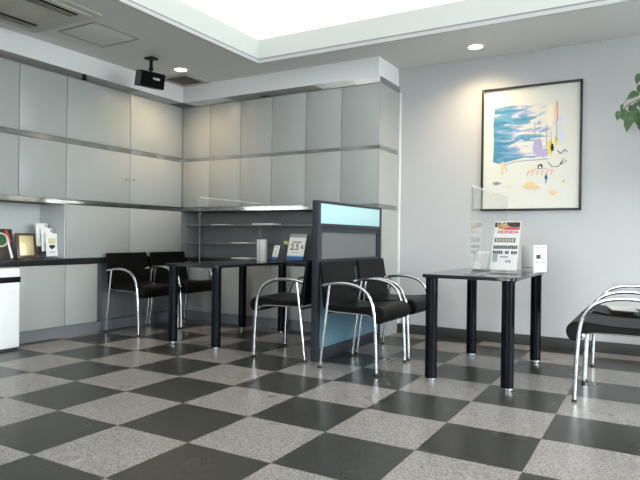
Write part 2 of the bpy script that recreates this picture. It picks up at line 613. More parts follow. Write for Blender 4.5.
t = empty('tall_cabinet', (XL, 2.595, .10), 0, 'tall grey cupboard in the corner of the two cabinet walls', 'cabinet', 'tall cupboards')
MB().box(XB - XL + .002, -.020, 2.216 - 2.595, YB - .02 - 2.595, .621, 2.30).box(XB - XL + .002, -.078, 2.216 - 2.595, YB - .02 - 2.595, 0, .565).build('body', M['carcass'], t, smooth=False)
tall_doors(t, 2.215, YB, 2.257, 2.595)
MB().box(-.075, -.060, 2.216 - 2.595, YB - .02 - 2.595, .002, .564).build('recessed_panel', M['kick'], t, smooth=False)

# niche walls on the award side
c = MB()
c.box(-1.846, -1.834, ly[0], 1.466, .722, 1.224)
c.box(-1.834, XL - .004, 1.455, 1.466, .722, 1.224)
struct(c.build('niche_lining', M['niche_lit'], smooth=False))

bx = (XL + .001, -1.064, -0.642, -0.240, 0.172, 0.574, XE - .004)
names6 = ('in the corner beside the tall cupboard', 'second from the corner', 'third from the corner', 'fourth from the corner',
          'second from the free end, partly above the partition', 'at the free end above the blue partition')
for i in range(6):
    xc = (bx[i] + bx[i + 1]) / 2
    h = (bx[i + 1] - bx[i]) / 2
    t = empty('wall_cabinet', (xc, YB, 1.222), 0, 'grey wall cabinet on the far wall, ' + names6[i], 'cabinet', 'wall cabinets on the far wall')
    MB().box(-h + .001, h - .001, .020, YW - YB - .002, 0, 1.178).build('body', M['carcass'], t, smooth=False)
    for z0, z1 in ((1.268, 1.795), (1.8, 2.392)):
        MB().box(-h + G, h - G, 0, .019, z0 - 1.222, z1 - 1.222, .0012).build('door', M['laminate'], t)
bb = (XL + .001, -0.642, 0.172, XE - .004)
names3 = ('in the corner behind the black chairs', 'behind the legs of the corner table', 'behind the chair at the partition')
for i in range(3):
    xc = (bb[i] + bb[i + 1]) / 2
    h = (bb[i + 1] - bb[i]) / 2
    t = empty('base_cabinet', (xc, YB, .10), 0, 'grey double base cabinet on the far wall ' + names3[i], 'cabinet', 'base cabinets on the far wall')
    MB().box(-h + .001, h - .001, .020, YW - YB - .002, 0, .552).build('body', M['carcass'], t, smooth=False)
    for k in (0, 1):
        MB().box(-h + k * h + G, k * h - G, .001, .019, .004, .550, .0012).build('door', M['laminate'], t)
# niche of the far wall
c = MB()
c.box(XL, XE - .006, 3.33, 3.342, .702, 1.220)
c.box(XL - .012, XL + .0, YB + .002, 3.33, .702, 1.220)
struct(c.build('niche_lining', M['laminate_dark'], smooth=False))
o = MB().box(XE - .003, XE, YB, YW - .001, 0, 2.400).build('end_panel', M['laminate'], smooth=False)
tag(o, 'tall grey panel closing the free end of the cabinet wall', 'panel')

# plinths
struct(MB().box(XB, XL - .018, ly[0], YB, 0, .099).build('plinth', M['kick'], smooth=False))
struct(MB().box(XL, XE - .004, YB + .018, YW, 0, .099).build('plinth', M['kick'], smooth=False))

# black worktops
o = MB().box(XB + .002, XL + .006, ly[0], YB - .003, .667, .719, .003).build('worktop', M['black_stone'])
tag(o, 'black worktop along the award niche and tall cupboards', 'worktop')
o = MB().box(XL + .009, XE - .006, YB - .006, 3.33, .654, .701, .003).build('worktop', M['black_stone'])
tag(o, 'black worktop in front of the dark shelf niche', 'worktop')

# chrome bands
def band(z0, z1, name, side=True):
    b = MB()
    k = .0013                       # the face leans in very slightly towards its lower edge
    b.prism([(XL, z0), (XL + .0025 - k, z0), (XL + .0025, z1), (XL, z1)], 'y', ly[0], YB - .0025)
    b.prism([(YB - .0002, z0), (YB - .0025 + k, z0), (YB - .0025, z1), (YB - .0002, z1)], 'x', XL, XE + .0025)
    if side:
        b.box(XE, XE + .0025, YB - .0002, YW - .012, z0, z1)
    return struct(b.build(name, M['chrome_strip']))


band(2.398, 2.456, 'trim_6')
b = MB()
b.box(XL, XL + .002, ly[0], YB - .002, 1.780, 1.824)
b.box(XE, XE + .002, YB - .002, YW - .012, 1.775, 1.818)
b.box(XL, XE + .002, YB - .002, YB - .0002, 1.780, 1.815)
struct(b.build('trim_7', M['chrome_strip']))
band(1.221, 1.266, 'trim_8')

# shelves of the dark niche
for z, x1, lab in ((1.062, XE - .01, 'long clear glass shelf, upper one in the dark niche'), (.862, -0.43, 'short clear glass shelf, lower one in the dark niche')):
    t = empty('glass_shelf', (XL + .004, 3.03, z), 0, lab, 'shelf', 'glass shelves in the dark niche')
    MB().box(0, x1 - XL - .004, .004, .296, 0, .008).build('pane', M['shelf_glass'], t, smooth=False)
    MB().box(0, x1 - XL - .004, -.001, .0035, 0, .008).build('polished_edge', M['acrylic_edge'], t, smooth=False)

# ================================================================== CEILING THINGS
# air conditioner cassette
t = empty('ceiling_air_conditioner', (-.90, .50, CEIL), 0, 'beige ceiling air conditioner cassette with two dark louvred slots', 'air conditioner')
f = MB()
f.box(-.41, .41, -.54, .54, -.018, -.0005, .005)
f.box(-.36, .36, -.49, .49, -.034, -.018, .006)
f.build('panel', M['beige_plastic'], t)
for sx in (-.225, .265):
    MB().box(sx - .055, sx + .055, -.40, .40, -.0365, -.0341).build('slot', M['slot_dark'], t, smooth=False)
    for dx in (-.030, 0, .030):
        b = MB()
        b.prism([(sx + dx - .010, -.0395), (sx + dx + .008, -.052), (sx + dx + .010, -.050), (sx + dx - .008, -.0372)], 'y', -.395, .395)
        b.build('louver', M['beige_plastic'], t, smooth=False)
g = MB()
for k in range(9):
    g.box(-.145 + k * .036, -.139 + k * .036, -.36, .36, -.039, -.0341)
g.build('intake_grille', M['beige_plastic'], t, smooth=False)

# access hatch
t = empty('ceiling_hatch', (-.90, 1.35, CEIL), 0, 'square grey access hatch in the ceiling beside the air conditioner', 'hatch')
b = ring(-.228, .228, -.228, .228, -.006, -.0005, .012)
b.build('hatch_frame', M['groove'], t, smooth=False)
MB().box(-.214, .214, -.214, .214, -.004, -.0005, .001).build('hatch_panel', M['ceiling'], t)

# vent in the corner
t = empty('ceiling_vent', (-1.24, 2.745, CEIL), 0, 'square ceiling vent with a brown grille in the corner', 'vent')
ring(-.20, .20, -.20, .20, -.014, -.0005, .055).build('vent_frame', M['vent_frame'], t, smooth=False)
g = MB()
g.box(-.145, .145, -.145, .145, -.006, -.0005)
for k in range(12):
    g.box(-.143 + k * .025, -.131 + k * .025, -.145, .145, -.012, -.006)
g.build('grille', M['vent_brown'], t, smooth=False)


def downlight(x, y, label, power, size=2.5):
    t = empty('downlight', (x, y, CEIL), 0, label, 'ceiling light', 'recessed downlights')
    MB().lathe([(.076, -.0005), (.094, -.0005), (.094, -.004), (.086, -.007), (.078, -.005)], n=32).build('trim_ring', M['lamp_ring'], t)
    MB().lathe([(.075, -.0008), (.075, -.004), (.04, -.0065), (.005, -.007)], n=32).build('lamp', M['lamp'], t)
    l = bpy.data.lights.new('downlight_beam', 'SPOT')
    l.energy = power
    l.color = (1.0, .76, .45)
    l.spot_size = size
    l.spot_blend = 1.0
    l.shadow_soft_size = .05
    lo = bpy.data.objects.new('downlight_beam', l)
    COL.objects.link(lo)
    lo.parent = t
    lo.location = (0, 0, -.02)


downlight(-1.005, 2.44, 'small round warm downlight next to the corner vent', DOWNLIGHT)
downlight(1.823, 3.116, 'small round warm downlight above the framed picture', DOWNLIGHT)

# loudspeaker on a ceiling bracket
t = empty('loudspeaker', (-.985, 2.02, CEIL), 0, 'black box loudspeaker hanging from the ceiling on a bracket', 'speaker')
MB().box(-.05, .05, -.045, .045, -.018, -.0005, .004).build('mounting_plate', M['black_plastic'], t)
k = MB()
k.tube([(0, 0, -.018), (0, 0, -.10)], .016)
k.lathe([(.005, -.125), (.020, -.120), (.025, -.108), (.020, -.094), (.010, -.09)], n=16)
k.tube([(0, 0, -.11), (.0, 0, -.15)], .013)
k.build('bracket', M['black_plastic'], t)
R_ = Matrix.Translation((0.01, -.035, -.218)) @ Matrix.Rotation(math.radians(-14), 4, 'Z') @ Matrix.Rotation(math.radians(12), 4, 'Y')
cab = MB()
cab.prism([(-.085, -.10), (.075, -.127), (.075, .127), (-.085, .10)], 'z', -.073, .073)
cab.build('cabinet', M['black_plastic'], t, bevel=.006, matrix=R_)
gr = MB().box(.0755, .084, -.120, .120, -.066, .066, .006).build('front_grille', M['black_cloth'], t, matrix=R_)
text_obj('badge', 'BOSE', .025, M['white_plastic'], gr, R_ @ Matrix.Translation((.0845, .030, .012)) @ Matrix.Rotation(PI / 2, 4, 'Z') @ Matrix.Rotation(PI / 2, 4, 'X'), .0012, 1.2)

# ================================================================== PICTURE
PX0, PX1, PZ0, PZ1 = 1.803, 2.662, 1.208, 2.332
pw, ph = PX1 - PX0, PZ1 - PZ0
t = empty('framed_picture', (PX0, YW, PZ0), 0, 'large black framed watercolour print of a blue seascape hanging on the grey wall', 'picture')
f = MB()
fw = .019
f.box(0, fw, -.028, -.001, 0, ph, .002)
f.box(pw - fw, pw, -.028, -.001, 0, ph, .002)
f.box(fw, pw - fw, -.028, -.001, 0, fw, .002)
f.box(fw, pw - fw, -.028, -.001, ph - fw, ph, .002)
f.build('frame', M['frame_black'], t)
mm = mat('picture_mount', (0.74, 0.73, 0.67), 0.6)
mount = MB().box(fw, pw - fw, -.010, -.002, fw, ph - fw).build('mount', mm, t, smooth=False)


def uv(u, v, y=-.0115):
    return (u * pw, y, (1 - v) * ph)


wm = mat('watercolour_wash', rough=0.7)
tc = N(wm, 'ShaderNodeTexCoord')
sp = N(wm, 'ShaderNodeSeparateXYZ')
LK(wm, tc.outputs['Generated'], sp.inputs['Vector'])
mp = N(wm, 'ShaderNodeMapping')
mp.inputs['Rotation'].default_value = (0, math.radians(-14), 0)
mp.inputs['Scale'].default_value = (1.8, 1, 7.5)
LK(wm, tc.outputs['Generated'], mp.inputs['Vector'])
nz = N(wm, 'ShaderNodeTexNoise')
nz.inputs['Scale'].default_value = 1.5
nz.inputs['Detail'].default_value = 3.5
nz.inputs['Distortion'].default_value = 0.9
LK(wm, mp.outputs['Vector'], nz.inputs['Vector'])
ma = N(wm, 'ShaderNodeMath', operation='MULTIPLY_ADD')      # fades to bare paper towards the right
LK(wm, sp.outputs['X'], ma.inputs[0])
ma.inputs[1].default_value = 0.42
ma.inputs[2].default_value = -0.16
ad = N(wm, 'ShaderNodeMath', operation='ADD')
LK(wm, ma.outputs[0], ad.inputs[0])
LK(wm, nz.outputs['Fac'], ad.inputs[1])
rp = N(wm, 'ShaderNodeValToRGB')
cr_ = rp.color_ramp
cr_.elements[0].position = 0.30
cr_.elements[0].color = (0.055, 0.23, 0.40, 1)
cr_.elements[1].position = 0.66
cr_.elements[1].color = (0.74, 0.73, 0.67, 1)
for p_, c_ in ((0.43, (0.12, 0.34, 0.50)), (0.50, (0.24, 0.37, 0.58)), (0.545, (0.52, 0.53, 0.66)), (0.59, (0.72, 0.69, 0.67))):
    e_ = cr_.elements.new(p_)
    e_.color = (*c_, 1)
LK(wm, nz.outputs['Fac'], rp.inputs['Fac'])
LK(wm, ad.outputs[0], rp.inputs['Fac'])
LK(wm, rp.outputs['Color'], BSDF(wm).inputs['Base Color'])
w_ = MB()
rag = [(.135, .165), (.30, .150), (.46, .158), (.60, .150), (.74, .155), (.775, .20), (.755, .34), (.77, .46), (.745, .55), (.60, .585), (.45, .575),
       (.30, .60), (.18, .615), (.125, .60), (.13, .45), (.122, .30)]
w_.prism([(u * pw, (1 - v) * ph) for u, v in rag], 'y', -.0112, -.0101)
w_.build('blue_wash', wm, mount, smooth=False)


_lay = [0]


def stroke(name, pts, w, m_, y=-.0122):
    _lay[0] += 1
    y -= _lay[0] * 4e-5
    b = MB()
    P = [Vector(uv(u, v, y)) for u, v in pts]
    for a, c_ in zip(P, P[1:]):
        d = (c_ - a)
        n = Vector((-d.z, 0, d.x)).normalized() * w * .5
        e = d.normalized() * w * .2
        b.quad(a - n - e, c_ - n + e, c_ + n + e, a + n - e)
    return b.build(name, m_, mount, smooth=False)


def blot(name, u, v, ru, rv, m_, y=-.0122, n=14, seed=0):
    _lay[0] += 1
    y -= _lay[0] * 4e-5
    rnd = random.Random(seed)
    b = MB()
    b.bm.faces.new([b.bm.verts.new(Vector(uv(u + ru * math.cos(2 * PI * k / n) * rnd.uniform(.7, 1.15), v + rv * math.sin(2 * PI * k / n) * rnd.uniform(.7, 1.15), y))) for k in range(n)])
    return b.build(name, m_, mount, smooth=False)


lil = mat('lilac_paint', (0.46, 0.40, 0.66), .7)
yel = mat('yellow_paint', (0.82, 0.62, 0.12), .7)
tan = mat('ochre_paint', (0.80, 0.60, 0.33), .7)
pink = mat('pink_paint', (0.80, 0.36, 0.30), .7)
sky2 = mat('pale_blue_paint', (0.62, 0.70, 0.84), .7)
cream = mat('cream_paint', (0.84, 0.78, 0.66), .7)
blot('lilac_patch', .58, .50, .055, .075, lil, seed=1)
blot('lilac_patch', .64, .545, .05, .04, lil, seed=2)
blot('yellow_patch', .70, .505, .028, .07, yel, seed=3)
blot('yellow_patch', .755, .46, .016, .045, yel, seed=4)
blot('black_patch', .718, .505, .017, .035, M['ink'], -.0128, seed=5)
blot('cream_patch', .70, .25, .045, .09, cream, seed=6)
blot('pale_blue_patch', .80, .42, .03, .08, sky2, seed=7)
blot('pale_blue_patch', .79, .30, .02, .06, sky2, seed=17)
for u, v0, v1, w in ((.545, .30, .47, .006), (.66, .33, .50, .006), (.755, .30, .46, .005), (.60, .37, .50, .004), (.705, .38, .50, .004)):
    stroke('mast', [(u, v0), (u + .006, v1)], w, M['grey_ink'])
stroke('orange_mast', [(.760, .155), (.764, .30)], .016, pink)
stroke('orange_mast', [(.735, .20), (.738, .33)], .009, tan)
stroke('shore_line', [(.25, .625), (.36, .605), (.48, .60), (.60, .60), (.68, .595)], .007, M['grey_ink'])
stroke('shore_line', [(.25, .625), (.27, .68)], .005, M['grey_ink'])
stroke('rigging_squiggle', [(.77, .535), (.80, .56), (.84, .53), (.86, .55)], .008, M['blue_ink'])
stroke('rigging_squiggle', [(.68, .62), (.72, .66), (.78, .66), (.83, .60), (.80, .645), (.86, .615)], .005, M['ink'])
stroke('ochre_post', [(.225, .605), (.222, .70)], .020, tan)
blot('black_dome', .605, .655, .032, .022, M['ink'], -.0128, seed=8)
blot('pale_window', .605, .660, .015, .012, M['paper'], -.0133, seed=9)
for k in range(6):
    u = .49 + k * .047
    stroke('red_fringe', [(u, .685), (u - .015, .72)], .008, pink)
stroke('red_fringe', [(.49, .69), (.56, .67), (.66, .67), (.74, .695)], .006, pink)
blot('ochre_patch', .50, .80, .06, .030, tan, seed=10)
blot('ochre_patch', .56, .815, .05, .022, tan, seed=11)
blot('ochre_patch', .735, .86, .045, .020, tan, seed=12)
blot('ochre_patch', .83, .775, .018, .014, tan, seed=13)
blot('blue_figure', .665, .74, .018, .022, M['blue_ink'], seed=14)
stroke('blue_figure', [(.668, .755), (.66, .785)], .008, M['blue_ink'])
blot('grey_patch', .165, .775, .045, .014, M['grey_ink'], seed=15)
blot('grey_patch', .30, .805, .022, .010, M['pale_ink'], seed=16)

# ================================================================== PARTITION
PXa, PXb, PYa, PYb, PZ = .957, 1.015, 1.80, 2.968, 1.226
t = empty('office_partition', ((PXa + PXb) / 2, PYa, 0), 0, 'free-standing office partition with aqua and blue fabric panels in a dark frame', 'partition')
hx = (PXb - PXa) / 2
L = PYb - PYa
MB().box(-hx, hx, 0, .036, .0, PZ, .004).build('post', M['frame_blue'], t)
MB().box(-hx, hx, L - .036, L, .0, PZ, .004).build('post', M['frame_blue'], t)
MB().box(-hx, hx, .036, L - .036, PZ - .020, PZ, .003).build('rail', M['frame_blue'], t)
MB().box(-hx, hx, .036, L - .036, 1.020, 1.050, .003).build('rail', M['frame_blue'], t)
MB().box(-hx, hx, .036, L - .036, .705, .745, .003).build('rail', M['frame_blue'], t)
MB().box(-hx, hx, .036, L - .036, .0, .095, .003).build('kick_rail', M['frame_blue'], t)
MB().box(-hx + .006, hx - .006, .037, L - .037, 1.051, PZ - .021, .003).build('aqua_panel', M['aqua'], t)
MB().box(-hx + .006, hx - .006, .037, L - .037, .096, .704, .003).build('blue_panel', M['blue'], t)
wf = MB()
wx = hx - .012
wf.box(-wx, wx, .037, .070, .746, 1.019)
wf.box(-wx, wx, L - .070, L - .037, .746, 1.019)
wf.box(-wx, wx, .070, L - .070, .985, 1.019)
wf.box(-wx, wx, .070, L - .070, .746, .775)
wf.build('window_frame', M['frame_blue'], t, smooth=False)
MB().box(-.003, .003, .071, L - .071, .776, .984).build('smoked_pane', M['smoked'], t, smooth=False)


# ================================================================== TABLES
def table(name, x0, x1, y0, y1, z, label):
    t = empty(name, ((x0 + x1) / 2, (y0 + y1) / 2, 0), 0, label, 'table', 'black meeting tables')
    hx, hy = (x1 - x0) / 2, (y1 - y0) / 2
    b = MB()
    r = .035
    poly = []
    for cx, cy, a0 in ((hx - r, hy - r, 0), (-hx + r, hy - r, 90), (-hx + r, -hy + r, 180), (hx - r, -hy + r, 270)):
        for k in range(7):
            a = math.radians(a0 + k * 15)
            poly.append((cx + r * math.cos(a), cy + r * math.sin(a)))
    b.prism(poly, 'z', z - .024, z)
    b.build('tabletop', M['black_gloss'], t, bevel=.004)
    for sx in (-1, 1):
        for sy in (-1, 1):
            px, py = sx * (hx - .056), sy * (hy - .062)
            lg = MB().lathe([(.036, .020), (.040, .022), (.040, z - .03), (.046, z - .028), (.046, z - .0243)], (px, py, 0), 28).build('leg', M['black_leg'], t)
            MB().lathe([(.024, .0), (.026, .002), (.026, .006), (.038, .008), (.040, .010), (.040, .018), (.037, .0197)], (px, py, 0), 24).build('foot', M['chrome'], lg)
    return t


table('meeting_table', 1.868, 2.478, 1.690, 2.802, .710, 'black meeting table with the poster stand, under the framed picture')
table('meeting_table', -.506, .092, 1.735, 2.852, .702, 'black meeting table in the corner, between chairs and dark shelf niche')


# ================================================================== CHAIRS
def make_chair(label):
    t = empty('visitor_chair', (0, 0, 0), 0, label, 'chair', 'black leather visitor chairs')
    FX = .22
    hy = .26
    arm = [(0, .006), (.006, .20), (.016, .36), (.028, .455), (.055, .528), (.105, .580), (.175, .609), (.26, .619), (.35, .614), (.425, .600)]
    for s in (-1, 1):
        pts = spline([(FX - d, s * hy, z) for d, z in arm], 5)
        fr = MB().tube(pts, .0125, 14).build('arm_frame', M['chrome'], t)
        MB().lathe([(.014, 0), (.0145, .004), (.0135, .016), (.0118, .018)], (FX - arm[0][0], s * hy, 0), 16).build('rubber_foot', M['rubber'], fr)
        lg = MB().tube([(FX - .372, s * hy, .604), (FX - .385, s * hy, .50), (FX - .446, s * hy, .006)], .0105, 14).build('leg', M['chrome'], t)
        MB().lathe([(.014, 0), (.0145, .004), (.013, .016), (.0115, .018)], (FX - .447, s * hy, 0), 16).build('rubber_foot', M['rubber'], lg)
    for d, z in ((.045, .395), (.392, .395)):
        MB().tube([(FX - d, -hy, z), (FX - d, hy, z)], .009, 10).build('stretcher', M['chrome'], t)
    # seat: flat pad with a rolled front
    prof = [(.405, .462), (.30, .455), (.16, .458), (.05, .470), (-.005, .468), (-.035, .452), (-.052, .424), (-.050, .390), (-.032, .362),
            (-.005, .352), (.022, .362), (.040, .384), (.07, .404), (.16, .410), (.30, .408), (.405, .418)]
    sp_ = [(p.x, p.z) for p in spline([(d, 0, z) for d, z in prof], 3)]
    hw = .242
    b = MB()
    b.prism([(FX - d, z) for d, z in sp_], 'y', -hw, hw)
    b.build('seat', M['leather'], t, bevel=.010)
    back = [(.388, .448), (.402, .52), (.418, .60), (.432, .68), (.441, .735), (.446, .758), (.455, .768), (.462, .758),
            (.458, .70), (.450, .62), (.440, .54), (.432, .47), (.425, .438), (.40, .432)]
    sp_ = [(p.x, p.z) for p in spline([(d, 0, z) for d, z in back], 2)]
    b = MB()
    b.prism([(FX - d, z) for d, z in sp_], 'y', -hw - .012, hw + .012)
    bk = b.build('backrest', M['leather'], t, bevel=.009)
    for s in (-1, 1):
        MB().tube(spline([(FX - d, s * (hw + .001), z) for d, z in ((.452, .735), (.44, .60), (.428, .485), (.412, .432), (.36, .413), (.20, .410), (.07, .404), (.03, .372))], 4),
                  .0042, 8).build('piping', M['piping'], t)
    for s in (-1, 1):
        MB().tube([(FX - .405, s * hy, .606), (FX - .425, s * (hw - .03), .60)], .008, 10).build('back_bracket', M['steel'], t)
    return t


def pose(t, ffx, ynear, rot):
    """put the front foot that is nearest the windows at (ffx, ynear)"""
    f = Vector((math.cos(rot), math.sin(rot), 0))
    lat = Vector((-math.sin(rot), math.cos(rot), 0))
    if lat.y < 0:
        lat = -lat
    p = Vector((ffx, ynear, 0)) + lat * .26 - f * .22
    t.location = p
    t.rotation_euler = (0, 0, rot)


spots = [(1.570, 1.652, 0, 'black leather chair with chrome arms against the partition front post, facing the poster table'),
         (1.572, 2.250, 0, 'black leather chair against the partition, between its twin and the grey wall'),
         (.490, 1.713, PI + .09, 'black leather chair facing the corner table, its back to the partition'),
         (-.945, 1.862, 0, 'black leather chair against the tall cupboards, next to the open worktop edge'),
         (-.945, 2.428, 0, 'black leather chair against the tall cupboards, deepest in the corner behind the table'),
         (2.817, 1.692, PI, 'black leather chair cut by the picture edge, nearest the viewer, its seat empty'),
         (2.817, 2.300, PI, 'black leather chair cut by the picture edge, with a white paper on its seat')]
proto = make_chair(spots[0][3])
chairs = [proto] + [copy_tree(proto) for _ in spots[1:]]
for t, (fx, yn, rot, lab) in zip(chairs, spots):
    pose(t, fx, yn, rot)
    t['label'] = lab

o = MB().box(-.075, .085, -.13, .13, 0, .004).build('paper_sheet', M['paper'], smooth=False)
o.location = (3.02, 2.50, .4795)
o.rotation_euler = (0, math.radians(2), .2)
tag(o, 'white paper lying on the chair seat beside the plain wall', 'paper')


# ================================================================== THINGS ON THE TABLES
def screen(x, y0, y1, z0, z1, label):
    t = empty('acrylic_screen', (x, (y0 + y1) / 2, z0), 0, label, 'screen', 'clear table screens')
    h = (y1 - y0) / 2
    MB().box(-.0015, .0015, -h, h, .004, z1 - z0).build('sheet', M['acrylic'], t, smooth=False)
    e = MB()
    e.box(-.0020, .0020, -h - .002, -h + .0002, .004, z1 - z0)
    e.box(-.0020, .0020, h - .0002, h + .002, .004, z1 - z0)
    e.build('polished_edge', M['acrylic_edge'], t, smooth=False)
    MB().box(-.0020, .0020, -h - .002, h + .002, z1 - z0, z1 - z0 + .005).build('top_edge', M['acrylic_top'], t, smooth=False)
    for y in (-h + .10, h - .10):
        MB().box(-.07, .07, y - .02, y + .02, 0, .004).build('foot', M['acrylic'], t, smooth=False)


screen(2.185, 1.735, 2.775, .710, 1.288, 'clear acrylic screen standing along the table under the framed picture')
screen(-.205, 1.855, 2.740, .702, 1.275, 'clear acrylic screen standing along the corner table')

# poster stand
pz = .710
pn = Vector((-.16, -1.0))
t = empty('poster_stand', (2.318, 2.13, pz), 0, 'upright clear stand holding a white poster with dark and red headings', 'sign')
PM = facing((0, 0, .194), pn, math.radians(13))
PWd, PH = .186, .345
MB().box(-PWd / 2, PWd / 2, -PH / 2, PH / 2, -.0012, .0012).build('poster', M['paper'], t, smooth=False, matrix=PM)
poster = [o for o in S.objects if o.parent == t][0]
cl = MB()
cl.box(-PWd / 2 - .012, PWd / 2 + .012, -PH / 2 - .008, PH / 2 + .008, .0035, .0055)
cl.box(-PWd / 2 - .012, PWd / 2 + .012, -PH / 2 - .008, PH / 2 + .008, -.0055, -.0035)
cl.build('clear_sleeve', M['acrylic'], t, smooth=False, matrix=PM)
fm = facing((0, 0, 0), pn, 0)
MB().box(-PWd / 2 - .012, PWd / 2 + .012, 0, .006, -.045, .075).build('foot', M['acrylic'], t, smooth=False, matrix=fm)


def pbar(name, x0, x1, y0, y1, m_, lift=.0016):
    return MB().box(x0 * PWd - PWd / 2, x1 * PWd - PWd / 2, PH / 2 - y1 * PH, PH / 2 - y0 * PH, lift - .0006, lift).build(name, m_, poster, smooth=False, matrix=PM)


def ptext(name, s, x, y, size, m_, lift=.0022, bold=.0015, sx=1.0):
    return text_obj(name, s, size, m_, poster, PM @ Matrix.Translation((x * PWd - PWd / 2, PH / 2 - y * PH, lift)), bold, sx)


pbar('dark_banner', .02, .98, .02, .12, M['brown_ink'])
pbar('orange_flare', .34, .60, .092, .12, M['orange_ink'], .0018)
ptext('heading', 'USA', .31, .068, .040, M['gold_ink'], .0022, .002, 1.0)
pbar('red_strip', .38, .98, .125, .175, M['red_ink'])
pbar('orange_flare', .18, .42, .12, .165, M['orange_ink'], .0018)
ptext('heading', 'HONDA', .55, .225, .030, M['red_ink'], .0022, .001, 1.30)
pbar('olive_banner', .06, .86, .345, .435, M['olive_ink'])
for k in range(6):
    pbar('pale_letter', .12 + k * .12, .20 + k * .12, .362, .418, M['pale_ink'], .0020)
    pbar('letter_gap', .145 + k * .12, .175 + k * .12, .378, .402, M['olive_ink'], .0024)
rr = random.Random(3)
for row, (y0, y1, x0, x1, step) in enumerate(((.495, .575, .05, .97, .077), (.605, .68, .05, .97, .077), (.715, .755, .34, .68, .08), (.79, .85, .34, .74, .11))):
    x = x0
    while x < x1 - .03:
        if rr.random() < .88:
            pbar('printed_glyph', x, x + step * .78, y0 + rr.uniform(0, .008), y1 - rr.uniform(0, .008), M['ink'] if row < 2 else M['grey_ink'])
        x += step
pbar('picture_block', .05, .24, .66, .84, M['silver_ink'])

# leaflets in a clear holder, on the other side of the screen
t = empty('leaflet_holder', (2.095, 2.36, pz), 0, 'small clear holder of bright white leaflets left of the poster stand', 'leaflet holder')
HM = facing((0, 0, .078), (-.1, -1), math.radians(32))
lf = MB().box(-.050, .050, -.074, .076, -.004, .004).build('leaflets', M['glossy_paper'], t, smooth=False, matrix=HM)
MB().box(-.055, .055, -.076, .060, .0065, .0085).box(-.055, .055, -.076, .070, -.0085, -.0065).build('clear_sleeve', M['acrylic'], t, smooth=False, matrix=HM)
MB().box(-.055, .055, 0, .006, -.035, .045).build('foot', M['black_plastic'], t, smooth=False, matrix=facing((0, .02, 0), (-.1, -1), 0))

# white carton
t = empty('carton', (2.440, 2.52, pz), math.radians(-35.5), 'small white carton with a printed square mark right of the poster stand', 'box')
cb = MB().box(-.062, .062, -.062, .062, 0, .196, .0015).build('body', M['paper'], t)
b = MB()
for z in (.178, .068):
    b.box(.0615, .0628, -.054, -.014, z, z + .005)
    b.box(.0615, .0628, .010, .054, z, z + .005)
b.build('printed_lines', M['ink'], cb, smooth=False)
MB().box(.0620, .0630, -.040, -.004, .098, .128).build('black_mark', M['ink'], cb, smooth=False)
b = MB()
b.box(.0620, .0630, -.002, .003, .096, .136)
b.box(.0620, .0630, .035, .040, .096, .136)
b.box(.0620, .0630, .003, .035, .131, .136)
b.box(.0620, .0630, .003, .035, .096, .101)
b.build('square_outline', M['ink'], cb, smooth=False)
MB().box(-.054, .050, -.0628, -.0620, .030, .034).build('printed_line', M['ink'], cb, smooth=False)

# things at the back of the corner table
t = empty('card_box', (-.214, 2.790, .702), math.radians(6), 'plain white upright box at the far end of the corner table', 'box')
MB().box(-.046, .046, -.025, .025, 0, .214, .002).build('body', M['paper'], t)
MB().box(-.046, .046, -.0258, -.0251, .050, .053).build('fold_line', M['silver_ink'], t, smooth=False)
cz = .701
t = empty('price_card', (-.195, 3.005, cz), 0, 'small white leaning card on a dark blue base beside the white box', 'card')
CM = facing((0, .012, .095), (-.22, -1), math.radians(17))
MB().box(-.042, .042, -.062, .062, -.002, .002).build('card', M['paper'], t, smooth=False, matrix=CM)
MB().box(-.044, .044, -.091, -.062, -.003, .003).build('base_band', M['blue_ink'], t, smooth=False, matrix=CM)
MB().box(-.014, .012, .034, .040, .0021, .0027).box(-.006, .002, -.045, .02, .0021, .0027).build('printed_lines', M['grey_ink'], t, smooth=False, matrix=CM)
t = empty('green_tag', (-.125, 3.10, cz), 0, 'small yellow-green tag on a thin stem behind the leaning card', 'tag')
MB().tube([(0, 0, .003), (0, 0, .165)], .003, 8).lathe([(.022, 0), (.022, .004), (.004, .006)]).build('stem', M['black_plastic'], t)
MB().box(-.028, .028, -.002, .002, .165, .200, .001).build('flag', M['yellow_green'], t)

t = empty('rate_sign', (.034, 3.005, cz), 0, 'white leaning sign reading 2.5 percent above a blue band', 'sign')
RM = facing((0, .045, .142), (-.12, -1), math.radians(14))
sg = MB().box(-.108, .108, -.100, .138, -.002, .002).build('board', M['paper'], t, smooth=False, matrix=RM)
MB().box(-.108, .108, .100, .138, .0021, .0028).build('grey_band', M['silver_ink'], t, smooth=False, matrix=RM)
MB().box(-.108, .108, -.100, -.090, .0021, .0028).build('light_blue_line', M['sky_ink'], t, smooth=False, matrix=RM)
MB().box(-.110, .110, -.138, -.101, -.003, .0035).build('blue_band', M['blue_ink'], t, smooth=False, matrix=RM)
b = MB()
for k in range(7):
    b.box(-.060 + k * .017, -.047 + k * .017, .044, .056, .0021, .0027)
b.build('printed_glyphs', M['ink'], sg, smooth=False, matrix=RM)
text_obj('figure', '2.5', .088, M['ink'], sg, RM @ Matrix.Translation((-.022, -.004, .0026)), .001, 1.05)
text_obj('percent_sign', '%', .052, M['ink'], sg, RM @ Matrix.Translation((.074, -.002, .0026)), .001, 1.0)
b = MB()
for k in range(9):
    b.box(-.062 + k * .013, -.053 + k * .013, -.062, -.055, .0021, .0027)
b.build('printed_glyphs', M['grey_ink'], sg, smooth=False, matrix=RM)
MB().prism([(.035, 0), (.13, 0), (.055, .15)], 'x', -.04, .04).build('easel_back', M['black_plastic'], t, smooth=False)

